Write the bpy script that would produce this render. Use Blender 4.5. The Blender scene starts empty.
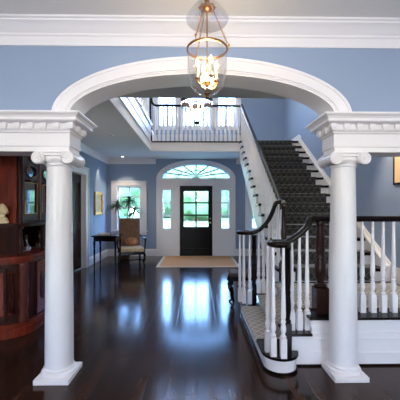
import bpy, bmesh, math, random
from mathutils import Vector, Matrix, noise
from mathutils.geometry import tessellate_polygon
PI = math.pi
sc = bpy.context.scene
COL = sc.collection
random.seed(7)

# ------------------------------------------------------------------ materials
def srgb(r, g, b):
    f = lambda c: (c/255/12.92) if c/255 <= .04045 else ((c/255+.055)/1.055)**2.4
    return (f(r), f(g), f(b), 1)

def mat(name, col, rough=.5, metal=0, spec=.5, bump=0, bscale=60, vary=0, vscale=4, coat=0, trans=0, emit=None, estr=0, sheen=0):
    m = bpy.data.materials.new(name); m.use_nodes = True
    nt = m.node_tree; b = nt.nodes['Principled BSDF']
    b.inputs['Base Color'].default_value = col
    b.inputs['Roughness'].default_value = rough
    b.inputs['Metallic'].default_value = metal
    b.inputs['Specular IOR Level'].default_value = spec
    b.inputs['Coat Weight'].default_value = coat
    b.inputs['Transmission Weight'].default_value = trans
    b.inputs['Sheen Weight'].default_value = sheen
    if emit: b.inputs['Emission Color'].default_value = emit; b.inputs['Emission Strength'].default_value = estr
    tc = nt.nodes.new('ShaderNodeTexCoord')
    if vary:
        n = nt.nodes.new('ShaderNodeTexNoise'); n.inputs['Scale'].default_value = vscale; n.inputs['Detail'].default_value = 5
        nt.links.new(tc.outputs['Object'], n.inputs['Vector'])
        mx = nt.nodes.new('ShaderNodeMix'); mx.data_type = 'RGBA'
        mx.inputs[6].default_value = tuple(c*(1-vary) for c in col[:3])+(1,)
        mx.inputs[7].default_value = tuple(min(1, c*(1+vary)) for c in col[:3])+(1,)
        nt.links.new(n.outputs['Fac'], mx.inputs[0]); nt.links.new(mx.outputs[2], b.inputs['Base Color'])
    if bump:
        n2 = nt.nodes.new('ShaderNodeTexNoise'); n2.inputs['Scale'].default_value = bscale; n2.inputs['Detail'].default_value = 4
        nt.links.new(tc.outputs['Object'], n2.inputs['Vector'])
        bp = nt.nodes.new('ShaderNodeBump'); bp.inputs['Strength'].default_value = bump; bp.inputs['Distance'].default_value = .01
        nt.links.new(n2.outputs['Fac'], bp.inputs['Height']); nt.links.new(bp.outputs['Normal'], b.inputs['Normal'])
    return m

def math_node(nt, op, a, b=None, c=None):
    n = nt.nodes.new('ShaderNodeMath'); n.operation = op
    for i, v in enumerate((a, b, c)):
        if v is None: continue
        if isinstance(v, (int, float)): n.inputs[i].default_value = v
        else: nt.links.new(v, n.inputs[i])
    return n.outputs[0]

def mat_floor():
    m = mat('dark_floorboards', srgb(52, 37, 32), .2, coat=0, spec=.25)
    nt = m.node_tree; b = nt.nodes['Principled BSDF']
    tc = [n for n in nt.nodes if n.type == 'TEX_COORD'][0]
    sp = nt.nodes.new('ShaderNodeSeparateXYZ'); nt.links.new(tc.outputs['Object'], sp.inputs[0])
    W = .083
    idx = math_node(nt, 'FLOOR', math_node(nt, 'DIVIDE', sp.outputs[0], W))
    fr = math_node(nt, 'FRACT', math_node(nt, 'DIVIDE', sp.outputs[0], W))
    wn = nt.nodes.new('ShaderNodeTexWhiteNoise'); wn.noise_dimensions = '1D'; nt.links.new(idx, wn.inputs['W'])
    yy = math_node(nt, 'ADD', math_node(nt, 'DIVIDE', sp.outputs[1], 1.3), math_node(nt, 'MULTIPLY', wn.outputs['Value'], 7))
    yi = math_node(nt, 'FLOOR', yy); yf = math_node(nt, 'FRACT', yy)
    wn2 = nt.nodes.new('ShaderNodeTexWhiteNoise'); wn2.noise_dimensions = '2D'
    cb = nt.nodes.new('ShaderNodeCombineXYZ'); nt.links.new(idx, cb.inputs[0]); nt.links.new(yi, cb.inputs[1]); nt.links.new(cb.outputs[0], wn2.inputs['Vector'])
    mp = nt.nodes.new('ShaderNodeMapping'); mp.inputs['Scale'].default_value = (38, 2.2, 1)
    nt.links.new(tc.outputs['Object'], mp.inputs['Vector'])
    gr = nt.nodes.new('ShaderNodeTexNoise'); gr.inputs['Scale'].default_value = 1; gr.inputs['Detail'].default_value = 6
    nt.links.new(mp.outputs[0], gr.inputs['Vector'])
    f = math_node(nt, 'ADD', math_node(nt, 'MULTIPLY', wn2.outputs['Value'], .5), math_node(nt, 'MULTIPLY', gr.outputs['Fac'], .5))
    rp = nt.nodes.new('ShaderNodeValToRGB')
    rp.color_ramp.elements[0].position = .15; rp.color_ramp.elements[0].color = srgb(26, 15, 11)
    rp.color_ramp.elements[1].position = .85; rp.color_ramp.elements[1].color = srgb(62, 39, 29)
    nt.links.new(f, rp.inputs[0])
    gap = math_node(nt, 'MINIMUM', math_node(nt, 'MULTIPLY', math_node(nt, 'MINIMUM', fr, math_node(nt, 'SUBTRACT', 1, fr)), 28),
                    math_node(nt, 'MULTIPLY', math_node(nt, 'MINIMUM', yf, math_node(nt, 'SUBTRACT', 1, yf)), 400))
    gap = math_node(nt, 'MINIMUM', gap, 1)
    mx = nt.nodes.new('ShaderNodeMix'); mx.data_type = 'RGBA'
    mx.inputs[6].default_value = srgb(12, 8, 7); nt.links.new(gap, mx.inputs[0]); nt.links.new(rp.outputs[0], mx.inputs[7])
    nt.links.new(mx.outputs[2], b.inputs['Base Color'])
    h = math_node(nt, 'ADD', math_node(nt, 'MULTIPLY', gap, .5), math_node(nt, 'MULTIPLY', gr.outputs['Fac'], .45))
    bp = nt.nodes.new('ShaderNodeBump'); bp.inputs['Strength'].default_value = .12; bp.inputs['Distance'].default_value = .004
    nt.links.new(h, bp.inputs['Height']); nt.links.new(bp.outputs['Normal'], b.inputs['Normal'])
    rr = math_node(nt, 'ADD', math_node(nt, 'MULTIPLY', gr.outputs['Fac'], .10), .10)
    nt.links.new(rr, b.inputs['Roughness'])
    return m

def mat_lattice(name, c0, c1):
    m = mat(name, c0, .9, spec=.2, sheen=.5)
    nt = m.node_tree; b = nt.nodes['Principled BSDF']
    tc = [n for n in nt.nodes if n.type == 'TEX_COORD'][0]
    sp = nt.nodes.new('ShaderNodeSeparateXYZ'); nt.links.new(tc.outputs['Object'], sp.inputs[0])
    v = math_node(nt, 'ADD', sp.outputs[1], sp.outputs[2])
    P = .115
    def line(o):
        fr = math_node(nt, 'FRACT', math_node(nt, 'DIVIDE', o, P))
        d = math_node(nt, 'MINIMUM', fr, math_node(nt, 'SUBTRACT', 1, fr))
        return math_node(nt, 'LESS_THAN', d, .075)
    l = math_node(nt, 'MAXIMUM', line(math_node(nt, 'ADD', sp.outputs[0], v)), line(math_node(nt, 'SUBTRACT', sp.outputs[0], v)))
    mx = nt.nodes.new('ShaderNodeMix'); mx.data_type = 'RGBA'
    mx.inputs[6].default_value = c0; mx.inputs[7].default_value = c1
    nt.links.new(l, mx.inputs[0])
    n = nt.nodes.new('ShaderNodeTexNoise'); n.inputs['Scale'].default_value = 300
    nt.links.new(tc.outputs['Object'], n.inputs['Vector'])
    bp = nt.nodes.new('ShaderNodeBump'); bp.inputs['Strength'].default_value = .3; bp.inputs['Distance'].default_value = .004
    nt.links.new(n.outputs['Fac'], bp.inputs['Height']); nt.links.new(bp.outputs['Normal'], b.inputs['Normal'])
    nt.links.new(mx.outputs[2], b.inputs['Base Color'])
    return m

def mat_glass(name, tint=(1, 1, 1, 1), base=.06, ior=1.45, rough=.02):
    m = bpy.data.materials.new(name); m.use_nodes = True; nt = m.node_tree; nt.nodes.clear()
    out = nt.nodes.new('ShaderNodeOutputMaterial'); t = nt.nodes.new('ShaderNodeBsdfTransparent'); t.inputs[0].default_value = tint
    g = nt.nodes.new('ShaderNodeBsdfGlossy'); g.inputs['Roughness'].default_value = rough
    fr = nt.nodes.new('ShaderNodeLayerWeight'); fr.inputs['Blend'].default_value = .25
    k = math_node(nt, 'MINIMUM', math_node(nt, 'ADD', math_node(nt, 'MULTIPLY', fr.outputs['Facing'], .35), base), 1)
    mx = nt.nodes.new('ShaderNodeMixShader'); nt.links.new(k, mx.inputs[0]); nt.links.new(t.outputs[0], mx.inputs[1]); nt.links.new(g.outputs[0], mx.inputs[2])
    nt.links.new(mx.outputs[0], out.inputs[0]); return m

def mat_wood(name, c0, c1, rough=.25, coat=.3, scale=(3, 3, 22), spec=.4):
    m = mat(name, c0, rough, coat=coat, spec=spec)
    nt = m.node_tree; b = nt.nodes['Principled BSDF']; b.inputs['Coat Roughness'].default_value = .12
    tc = [n for n in nt.nodes if n.type == 'TEX_COORD'][0]
    mp = nt.nodes.new('ShaderNodeMapping'); mp.inputs['Scale'].default_value = (scale[2], scale[2], scale[0])
    nt.links.new(tc.outputs['Object'], mp.inputs['Vector'])
    n = nt.nodes.new('ShaderNodeTexNoise'); n.inputs['Scale'].default_value = 1; n.inputs['Detail'].default_value = 6; n.inputs['Distortion'].default_value = .6
    nt.links.new(mp.outputs[0], n.inputs['Vector'])
    rp = nt.nodes.new('ShaderNodeValToRGB'); rp.color_ramp.elements[0].color = c0; rp.color_ramp.elements[1].color = c1
    rp.color_ramp.elements[0].position = .3; rp.color_ramp.elements[1].position = .7
    nt.links.new(n.outputs['Fac'], rp.inputs[0]); nt.links.new(rp.outputs[0], b.inputs['Base Color']); return m

def mat_pattern(name, c0, c1, c2, scale):
    m = mat(name, c0, .85, sheen=.1)
    nt = m.node_tree; b = nt.nodes['Principled BSDF']
    tc = [n for n in nt.nodes if n.type == 'TEX_COORD'][0]
    v = nt.nodes.new('ShaderNodeTexVoronoi'); v.inputs['Scale'].default_value = scale; nt.links.new(tc.outputs['Object'], v.inputs['Vector'])
    n = nt.nodes.new('ShaderNodeTexNoise'); n.inputs['Scale'].default_value = scale*1.3; nt.links.new(tc.outputs['Object'], n.inputs['Vector'])
    rp = nt.nodes.new('ShaderNodeValToRGB'); rp.color_ramp.interpolation = 'CONSTANT'
    rp.color_ramp.elements[0].color = c1; rp.color_ramp.elements[1].color = c0; rp.color_ramp.elements[1].position = .3
    e = rp.color_ramp.elements.new(.62); e.color = c2
    f = math_node(nt, 'ADD', math_node(nt, 'MULTIPLY', v.outputs['Distance'], .6), math_node(nt, 'MULTIPLY', n.outputs['Fac'], .45))
    nt.links.new(f, rp.inputs[0]); nt.links.new(rp.outputs[0], b.inputs['Base Color']); return m

M = {}
M['white'] = mat('white_trim_paint', srgb(238, 236, 238), .38, bump=.02, bscale=25)
M['ceil'] = mat('ceiling_paint', srgb(228, 226, 224), .8, bump=.04, bscale=120)
M['blue'] = mat('periwinkle_wall_paint', srgb(145, 163, 189), .7, bump=.05, bscale=140, vary=.02, vscale=1.5)
M['rose'] = mat('beige_hall_paint', srgb(225, 205, 195), .8, bump=.03)
M['floor'] = mat_floor()
M['dark'] = mat_wood('dark_stained_wood', srgb(11, 6, 6), srgb(22, 12, 10), .2, 0, spec=.2)
M['black'] = mat('black_door_paint', srgb(14, 14, 17), .45, spec=.25, bump=.02)
M['mahog'] = mat_wood('mahogany', srgb(72, 23, 12), srgb(130, 47, 26), .4, .05, spec=.25)
M['mahogdark'] = mat_wood('dark_mahogany', srgb(32, 12, 8), srgb(58, 23, 14), .5, .03, spec=.18)
M['carve'] = mat('carved_mahogany', srgb(74, 28, 17), .5, spec=.25, bump=.9, bscale=45, vary=.35, vscale=30, coat=.05)
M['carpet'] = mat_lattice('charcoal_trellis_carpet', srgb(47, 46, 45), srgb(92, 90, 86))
M['carpet_lit_look'] = mat_lattice('lit_look_trellis_carpet', srgb(132, 122, 113), srgb(186, 176, 163))  # same carpet as the flight, with its lighting put into paler colours
M['newel'] = mat_wood('walnut_newel_wood', srgb(36, 20, 17), srgb(58, 34, 29), .25, 0, spec=.35)
M['glass'] = mat_glass('window_glass', base=.04)
M['jar'] = mat_glass('clear_blown_glass', base=.13, tint=(.95, .95, .95, 1))
M['crystal'] = mat_glass('cut_crystal', base=.3, tint=(.92, .92, .95, 1), rough=.08)
M['brass'] = mat('aged_brass', srgb(178, 132, 86), .3, 1, bump=.1)
M['gold'] = mat('gilded_frame', srgb(214, 158, 70), .4, .6, bump=.5, bscale=60)
M['bronze'] = mat('dark_bronze', srgb(48, 36, 32), .4, .7)
M['candle'] = mat('ivory_candle_sleeve', srgb(240, 225, 190), .5)
M['flame'] = mat('lit_bulb', srgb(255, 220, 160), .4, emit=srgb(255, 200, 120), estr=45)
M['softflame'] = mat('dim_candle_bulb', srgb(255, 225, 180), .4, emit=srgb(255, 215, 160), estr=5)
M['rug'] = mat('coir_rug', srgb(202, 146, 92), .95, bump=.6, bscale=180, vary=.12, vscale=60)
M['rugedge'] = mat('pale_rug_binding', srgb(205, 190, 160), .9, bump=.3, bscale=200)
M['leather'] = mat_pattern('brown_tapestry', srgb(112, 82, 64), srgb(82, 56, 42), srgb(130, 100, 76), 28)
M['floral'] = mat_pattern('floral_upholstery', srgb(205, 180, 148), srgb(165, 95, 70), srgb(150, 150, 120), 16)
M['pillow'] = mat_pattern('rust_pillow_cloth', srgb(160, 105, 76), srgb(128, 70, 50), srgb(180, 140, 105), 22)
M['leaf'] = mat('strap_leaf', srgb(62, 92, 44), .45, vary=.3, vscale=8)
M['stem'] = mat('cane_bark', srgb(120, 98, 70), .8, bump=.5)
M['pot'] = mat('glazed_pot', srgb(88, 60, 46), .35, vary=.15)
M['cream'] = mat('cream_ceramic', srgb(232, 206, 160), .55, bump=.9, bscale=70, vary=.1, vscale=40)
M['canvas'] = mat('landscape_painting', srgb(176, 140, 78), .5, vary=.5, vscale=9)
M['parch'] = mat('pale_parchment_picture', srgb(236, 205, 160), .6, vary=.1, vscale=6)
M['mirror'] = mat('smoked_mirror', srgb(42, 41, 40), .15, 1)
M['grey'] = mat('grey_plastic', srgb(60, 58, 56), .5)
M['lens'] = mat('lit_downlight_lens', srgb(255, 245, 225), .5, emit=srgb(255, 235, 200), estr=14)
M['paper'] = mat('cream_paper', srgb(225, 215, 195), .7, vary=.05)
M['lawn'] = mat('lawn_grass', srgb(112, 138, 92), .9, vary=.2, vscale=6, bump=.5)
M['crown'] = mat('tree_leaves', srgb(80, 112, 80), .8, vary=.45, vscale=5, bump=1, bscale=14)
M['hedge'] = mat('hedge_leaves', srgb(70, 104, 66), .8, vary=.4, vscale=9, bump=1, bscale=20)
M['bark'] = mat('tree_bark', srgb(100, 82, 64), .9, bump=.8, bscale=20)
M['stone'] = mat('porch_stone', srgb(205, 200, 190), .8, vary=.1, vscale=9)
M['linen'] = mat('bench_seat_cloth', srgb(66, 52, 50), .8, bump=.3, bscale=220)

# ------------------------------------------------------------------ mesh building
class MB:
    def __init__(s): s.v = []; s.f = []
    def add(s, vs, fs):
        o = len(s.v); s.v += [tuple(p) for p in vs]; s.f += [tuple(i+o for i in f) for f in fs]; return s
    def box(s, x0, x1, y0, y1, z0, z1):
        vs = [(x, y, z) for x in (x0, x1) for y in (y0, y1) for z in (z0, z1)]
        return s.add(vs, [(0, 1, 3, 2), (4, 6, 7, 5), (0, 4, 5, 1), (2, 3, 7, 6), (0, 2, 6, 4), (1, 5, 7, 3)])
    def obox(s, c, size, R):
        vs = [Vector(c)+R @ Vector((sx*size[0]/2, sy*size[1]/2, sz*size[2]/2)) for sx in (-1, 1) for sy in (-1, 1) for sz in (-1, 1)]
        return s.add(vs, [(0, 1, 3, 2), (4, 6, 7, 5), (0, 4, 5, 1), (2, 3, 7, 6), (0, 2, 6, 4), (1, 5, 7, 3)])
    def plate(s, outer, holes=(), t0=0, t1=1, axis='y'):
        loops = [list(outer)]+[list(h) for h in holes]
        P = {'y': lambda u, v, t: (u, t, v), 'x': lambda u, v, t: (t, u, v), 'z': lambda u, v, t: (u, v, t)}[axis]
        flat = [p for l in loops for p in l]; n = len(flat)
        tris = tessellate_polygon([[Vector((p[0], p[1], 0)) for p in l] for l in loops])
        vs = [P(u, v, t0) for u, v in flat]+[P(u, v, t1) for u, v in flat]
        fs = [tuple(t) for t in tris]+[tuple(i+n for i in reversed(t)) for t in tris]
        k = 0
        for l in loops:
            m = len(l)
            for i in range(m):
                a, b = k+i, k+(i+1) % m; fs.append((a, b, b+n, a+n))
            k += m
        return s.add(vs, fs)
    def lathe(s, prof, c=(0, 0, 0), axis='z', seg=24, cap=True):
        vs = []; fs = []; m = len(prof)
        for i in range(seg):
            a = 2*PI*i/seg
            for r, h in prof:
                x, y = r*math.cos(a), r*math.sin(a)
                p = {'z': (x, y, h), 'y': (x, h, y), 'x': (h, x, y)}[axis]
                vs.append((c[0]+p[0], c[1]+p[1], c[2]+p[2]))
        for i in range(seg):
            j = (i+1) % seg
            for k in range(m-1): fs.append((i*m+k, j*m+k, j*m+k+1, i*m+k+1))
        if cap:
            if prof[0][0] > 1e-5: fs.append(tuple(i*m for i in range(seg)))
            if prof[-1][0] > 1e-5: fs.append(tuple(i*m+m-1 for i in reversed(range(seg))))
        return s.add(vs, fs)
    def sweep(s, path, prof, side=None, up=None, closed=False, scale=None):
        # prof: closed 2-D loop (side, up) carried along path
        P = [Vector(p) for p in path]; n = len(P); m = len(prof); vs = []; fs = []; prev = None
        for i in range(n):
            if closed: T = (P[(i+1) % n]-P[i-1]).normalized()
            else: T = (P[min(i+1, n-1)]-P[max(i-1, 0)]).normalized()
            if side: S = Vector(side)
            else:
                S = T.cross(Vector((0, 0, 1)))
                if S.length < .05: S = prev or Vector((1, 0, 0))
                S.normalize(); prev = S
            U = S.cross(T).normalized()
            if up: U = Vector(up)
            k = scale[i] if scale else 1
            for a, b in prof: vs.append(P[i]+S*a*k+U*b*k)
        for i in range(n if closed else n-1):
            j = (i+1) % n
            for q in range(m):
                r = (q+1) % m; fs.append((i*m+q, i*m+r, j*m+r, j*m+q))
        if not closed: fs += [tuple(range(m)), tuple(reversed(range((n-1)*m, n*m)))]
        return s.add(vs, fs)
    def tube(s, path, r, seg=8, closed=False):
        rs = r if isinstance(r, (list, tuple)) else [r]*len(path)
        prof = [(math.cos(2*PI*i/seg), math.sin(2*PI*i/seg)) for i in range(seg)]
        return s.sweep(path, prof, closed=closed, scale=rs)
    def ball(s, c, r, seg=12, rings=8, sx=1, sy=1, sz=1):
        o = len(s.v)
        pr = [(r*math.sin(PI*i/rings)+1e-6, -r*math.cos(PI*i/rings)) for i in range(rings+1)]
        t = MB().lathe(pr, seg=seg, cap=False)
        return s.add([(c[0]+x*sx, c[1]+y*sy, c[2]+z*sz) for x, y, z in t.v], t.f)
    def xform(s, Mx):
        s.v = [tuple(Mx @ Vector(p)) for p in s.v]; return s
    def build(s, name, m, parent=None, world=False, bevel=0, smooth=40, subsurf=0):
        off = Vector(parent.location) if (world and parent) else Vector((0, 0, 0))
        me = bpy.data.meshes.new(name)
        me.from_pydata([tuple(Vector(p)-off) for p in s.v], [], s.f); me.update()
        b = bmesh.new(); b.from_mesh(me)
        bmesh.ops.remove_doubles(b, verts=b.verts, dist=1e-5)
        bmesh.ops.recalc_face_normals(b, faces=b.faces); b.to_mesh(me); b.free()
        o = bpy.data.objects.new(name, me); COL.objects.link(o)
        me.materials.append(M[m])
        if smooth:
            for p in me.polygons: p.use_smooth = True
            me.set_sharp_from_angle(angle=math.radians(smooth))
        if bevel:
            md = o.modifiers.new('bevel', 'BEVEL'); md.width = bevel; md.segments = 2; md.limit_method = 'ANGLE'
        if subsurf:
            md = o.modifiers.new('sub', 'SUBSURF'); md.levels = subsurf; md.render_levels = subsurf
        if parent: o.parent = parent
        return o

def tag(o, label, cat, group=None, kind=None):
    o['label'] = label; o['category'] = cat
    if group: o['group'] = group
    if kind: o['kind'] = kind
    return o
def thing(name, loc, label, cat, group=None, rz=0):
    o = bpy.data.objects.new(name, None); COL.objects.link(o); o.location = loc; o.rotation_euler = (0, 0, rz)
    o.empty_display_size = .1
    return tag(o, label, cat, group)
def struct_empty(name, loc):
    o = bpy.data.objects.new(name, None); COL.objects.link(o); o.location = loc; o['kind'] = 'structure'; return o
def struct(name, mb, m, **k):
    o = mb.build(name, m, None, **k); o['kind'] = 'structure'; return o
def child_copy(o, parent, loc):
    c = o.copy(); COL.objects.link(c); c.parent = parent; c.location = loc; return c
def rect(u0, u1, v0, v1): return [(u0, v0), (u1, v0), (u1, v1), (u0, v1)]
def ell(cx, cz, a, b, t0=PI, t1=0, n=48): return [(cx+a*math.cos(t0+(t1-t0)*i/n), cz+b*math.sin(t0+(t1-t0)*i/n)) for i in range(n+1)]

# ------------------------------------------------------------------ key dimensions
XL, XR = -2.70, 2.66          # foyer side walls
YN, YB = 2.62, 2.85           # arched wall faces
YF = 9.40                     # front wall with the entrance door
ZC, Z2 = 2.93, 3.15           # foyer ceiling, upstairs floor
ZT = 5.6
AC = .05                      # centre of the arch
CX = -.02                     # centre of the entrance

# ------------------------------------------------------------------ shell
struct('floor', MB().box(-4.2, 4.2, -3.4, 9.55, -.12, 0), 'floor', smooth=0)
struct('ceiling', MB().box(-4.2, 4.2, -3.4, YN, 3.0, 3.12), 'ceil', smooth=0)
# ceiling over the foyer round the stairwell, one L-shaped slab
fc = [(XL, YB), (1.28, YB), (1.28, 4.17), (-1.19, 4.17), (-1.19, 8.05), (XR, 8.05), (XR, YF), (XL, YF)]
struct('ceiling_foyer', MB().plate(fc, [], ZC, Z2, 'z'), 'ceil', smooth=0)
struct('floor_upper', MB().box(XL, -1.20, 4.17, YF, Z2, 3.56), 'ceil', smooth=0)
struct('ceiling_upper', MB().box(-3, 3, YB, YF+.15, ZT, ZT+.1), 'ceil', smooth=0)

# wall with the big arched opening and the two bays beside it
inner = ell(AC, 2.225, 1.128, .365, 0, PI, 48)
outer = [(-4.2, 2.0), (-4.2, ZT), (4.2, ZT), (4.2, 2.0), (1.21, 2.0), (1.178, 2.225)]+inner[0:]+[(-1.078, 2.225), (-1.11, 2.0)]
struct('wall_near', MB().plate(outer, [], YN, YB, 'y'), 'blue', smooth=0)
pil = MB()
for x0, x1 in ((-4.2, -2.70), (2.66, 4.2)): pil.box(x0, x1, YN, YB, 0, 2.02)
struct('wall_near_sides', pil, 'blue', smooth=0)

# archivolt and white soffit lining of the arch
def arch_trim():
    mb = MB(); n = 64
    # (radial offset out from inner ellipse, y)
    prof = [(-.012, YB+.015), (-.012, YN-.022), (.004, YN-.022), (.004, YN-.030), (.012, YN-.030), (.012, YN-.024), (.02, YN-.024), (.02, YN-.036), (.030, YN-.036), (.030, YN-.030),
            (.105, YN-.030), (.105, YN-.040), (.122, YN-.046), (.128, YN-.040), (.128, YN+.004), (.004, YN+.004), (.004, YB-.004), (.10, YB-.004), (.10, YB+.015)]
    vs = []; m = len(prof)
    for i in range(n+1):
        t = PI*i/n
        for d, y in prof: vs.append((AC+(1.128+d)*math.cos(t), y, 2.222+(.365+d)*math.sin(t)))
    fs = [(i*m+q, i*m+(q+1) % m, (i+1)*m+(q+1) % m, (i+1)*m+q) for i in range(n) for q in range(m)]
    fs += [tuple(range(m)), tuple(range(n*m, n*m+m))]
    return mb.add(vs, fs)
struct('trim_1', arch_trim(), 'white', smooth=25)

# entablatures over the side bays
ENT = [(0, 1.925), (0, 1.965), (.008, 1.97), (.008, 2.075), (.018, 2.085), (.018, 2.095), (.028, 2.10), (.034, 2.11), (.034, 2.152), (.075, 2.158), (.085, 2.165), (.092, 2.168), (.092, 2.19),
       (.098, 2.197), (.102, 2.205), (.115, 2.213), (.118, 2.22), (.125, 2.22), (.125, 2.232)]
def entablature(xe, sgn):
    # xe: x of the body's end face towards the arch, sgn: +1 when the end faces +x
    mb = MB(); far = -4.2 if sgn > 0 else 4.2; m = len(ENT); vs = []
    for d, z in ENT:
        vs += [(far, YN-d, z), (xe+sgn*d, YN-d, z), (xe+sgn*d, YB+d, z), (far, YB+d, z)]
    fs = []
    for k in range(m-1):
        for q in range(3): fs.append((k*4+q, k*4+q+1, k*4+4+q+1, k*4+4+q))
    fs += [(0, 1, 2, 3), ((m-1)*4, (m-1)*4+1, (m-1)*4+2, (m-1)*4+3)]
    fs += [tuple(k*4 for k in range(m))+tuple(k*4+3 for k in reversed(range(m)))]
    mb.add(vs, fs)
    # dentil blocks
    x = xe+sgn*.05
    while abs(x-far) > .1:
        a, b = sorted((x, x-sgn*.05))
        mb.box(a, b, YN-.058, YN-.02, 2.118, 2.154); mb.box(a+.01, b-.01, YN-.05, YN-.02, 2.104, 2.119)
        x -= sgn*.108
    for k in range(3):
        y = YN-.07+.135*k
        a, b = sorted((xe+sgn*.02, xe+sgn*.058)); mb.box(a, b, y, y+.05, 2.118, 2.154)
        a, b = sorted((xe+sgn*.02, xe+sgn*.05)); mb.box(a, b, y+.01, y+.04, 2.104, 2.119)
    return mb
struct('trim_2', entablature(-1.072, 1), 'white', smooth=0)
struct('trim_3', entablature(1.172, -1), 'white', smooth=0)

# crown mouldings
CR = [(0, 0), (.012, 0), (.012, .075), (.026, .083), (.026, .097), (.04, .105), (.055, .125), (.085, .15), (.105, .158), (.105, .172), (.122, .178), (.122, .192), (0, .192)]
def crown(path_pts, zb, mb, k=1.0):
    # path_pts: list of (x, y, dx, dy): wall line and its outward offset direction (mitred)
    m = len(CR); vs = []
    for x, y, dx, dy in path_pts:
        for d, z in CR: vs.append((x+dx*d*k, y+dy*d*k, zb+z*k))
    n = len(path_pts)
    fs = [(i*m+q, i*m+(q+1) % m, (i+1)*m+(q+1) % m, (i+1)*m+q) for i in range(n-1) for q in range(m)]
    fs += [tuple(range(m)), tuple(range((n-1)*m, n*m))]
    return mb.add(vs, fs)
struct('trim_4', crown([(-4.2, YN, 0, -1), (4.2, YN, 0, -1)], 2.808, MB()), 'white', smooth=30)
struct('trim_5', crown([(XL, YB, 1, 0), (XL, YF, 1, -1), (-1.24, YF, 0, -1)], 2.778, MB(), .79), 'white', smooth=30)
struct('trim_6', crown([(1.20, YF, 0, -1), (XR, YF, 0, -1)], 2.778, MB(), .79), 'white', smooth=30)
# end block of the ceiling edge over the landing
struct('trim_7', crown([(1.28, YB, 1, 0), (1.28, 4.17, 1, 1), (-1.19, 4.17, 0, 1)], 2.945, MB(), .6), 'white', smooth=30)

# fascia boards round the stairwell
f = MB(); f.box(-1.19, 1.12, 8.02, 8.05, 2.925, 3.125); f.box(-1.19, 1.12, 8.0, 8.05, 3.105, 3.13); f.box(-1.19, 1.12, 8.01, 8.05, 2.915, 2.94)
struct('trim_8', f, 'white', smooth=0)
f = MB(); f.box(-1.20, -1.185, 4.17, 8.05, 3.15, 3.57); f.box(-1.20, -1.165, 4.17, 8.05, 3.13, 3.165); f.box(-1.20, -1.17, 4.17, 8.05, 3.33, 3.36); f.box(-1.20, -1.168, 4.17, 8.05, 3.545, 3.57)
struct('trim_9', f, 'white', smooth=0)

# left wall with a cased doorway
DOOR_Y0, DOOR_Y1, DOOR_Z = 6.05, 7.55, 2.26
struct('wall_left', MB().plate([(YB, 0), (YF+.15, 0), (YF+.15, ZC), (YB, ZC)], [rect(DOOR_Y0, DOOR_Y1, -.0, DOOR_Z)] if False else [], XL-.15, XL, 'x') if False else
       MB().plate([(YB, 0), (DOOR_Y0, 0), (DOOR_Y0, DOOR_Z), (DOOR_Y1, DOOR_Z), (DOOR_Y1, 0), (YF+.15, 0), (YF+.15, ZC), (YB, ZC)], [], XL-.15, XL, 'x'), 'blue', smooth=0)
struct('wall_left_upper', MB().box(XL-.15, XL, YB, YF+.15, ZC, ZT), 'rose', smooth=0)
struct('wall_right', MB().box(XR, XR+.15, YB, YF+.15, 0, ZT), 'blue', smooth=0)
# near room
rear = MB().plate(rect(-4.2, 4.2, 0, 3.0), [rect(-2.85, -2.35, 1.0, 2.2), rect(2.35, 2.85, 1.0, 2.2)], -3.4, -3.25, 'y')
struct('wall_rear', rear, 'blue', smooth=0)
struct('wall_near_left', MB().box(-4.35, -4.2, -3.4, YB, 0, 3.0), 'blue', smooth=0)
struct('wall_near_right', MB().box(4.2, 4.35, -3.4, YB, 0, 3.0), 'blue', smooth=0)

# ------------------------------------------------------------------ front wall: entrance and windows
ZS = 2.335
UE = ell(CX, ZS, 1.02, .425, 0, PI, 40)               # rough opening for the fanlight
opening = [(-1.04+CX+.02, 0)]
fw_outer = [(XL-.15, 0), (CX-1.02, 0), (CX-1.02, ZS)]+list(reversed(UE))[1:-1]+[(CX+1.02, ZS), (CX+1.02, 0), (XR+.15, 0), (XR+.15, ZT), (XL-.15, ZT)]
WL = (-2.42, -1.67, .78, 2.13); WR = (1.63, 2.38, .78, 2.13)
UP = [(-1.22, -.60, 3.9, 5.3), (-.45, .45, 3.9, 5.3), (.60, 1.24, 3.9, 5.3)]
holes = [rect(a, b, c, d) for a, b, c, d in [WL, WR]+UP]
struct('wall_front', MB().plate(fw_outer, holes, YF, YF+.15, 'y'), 'blue', smooth=0)

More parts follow.
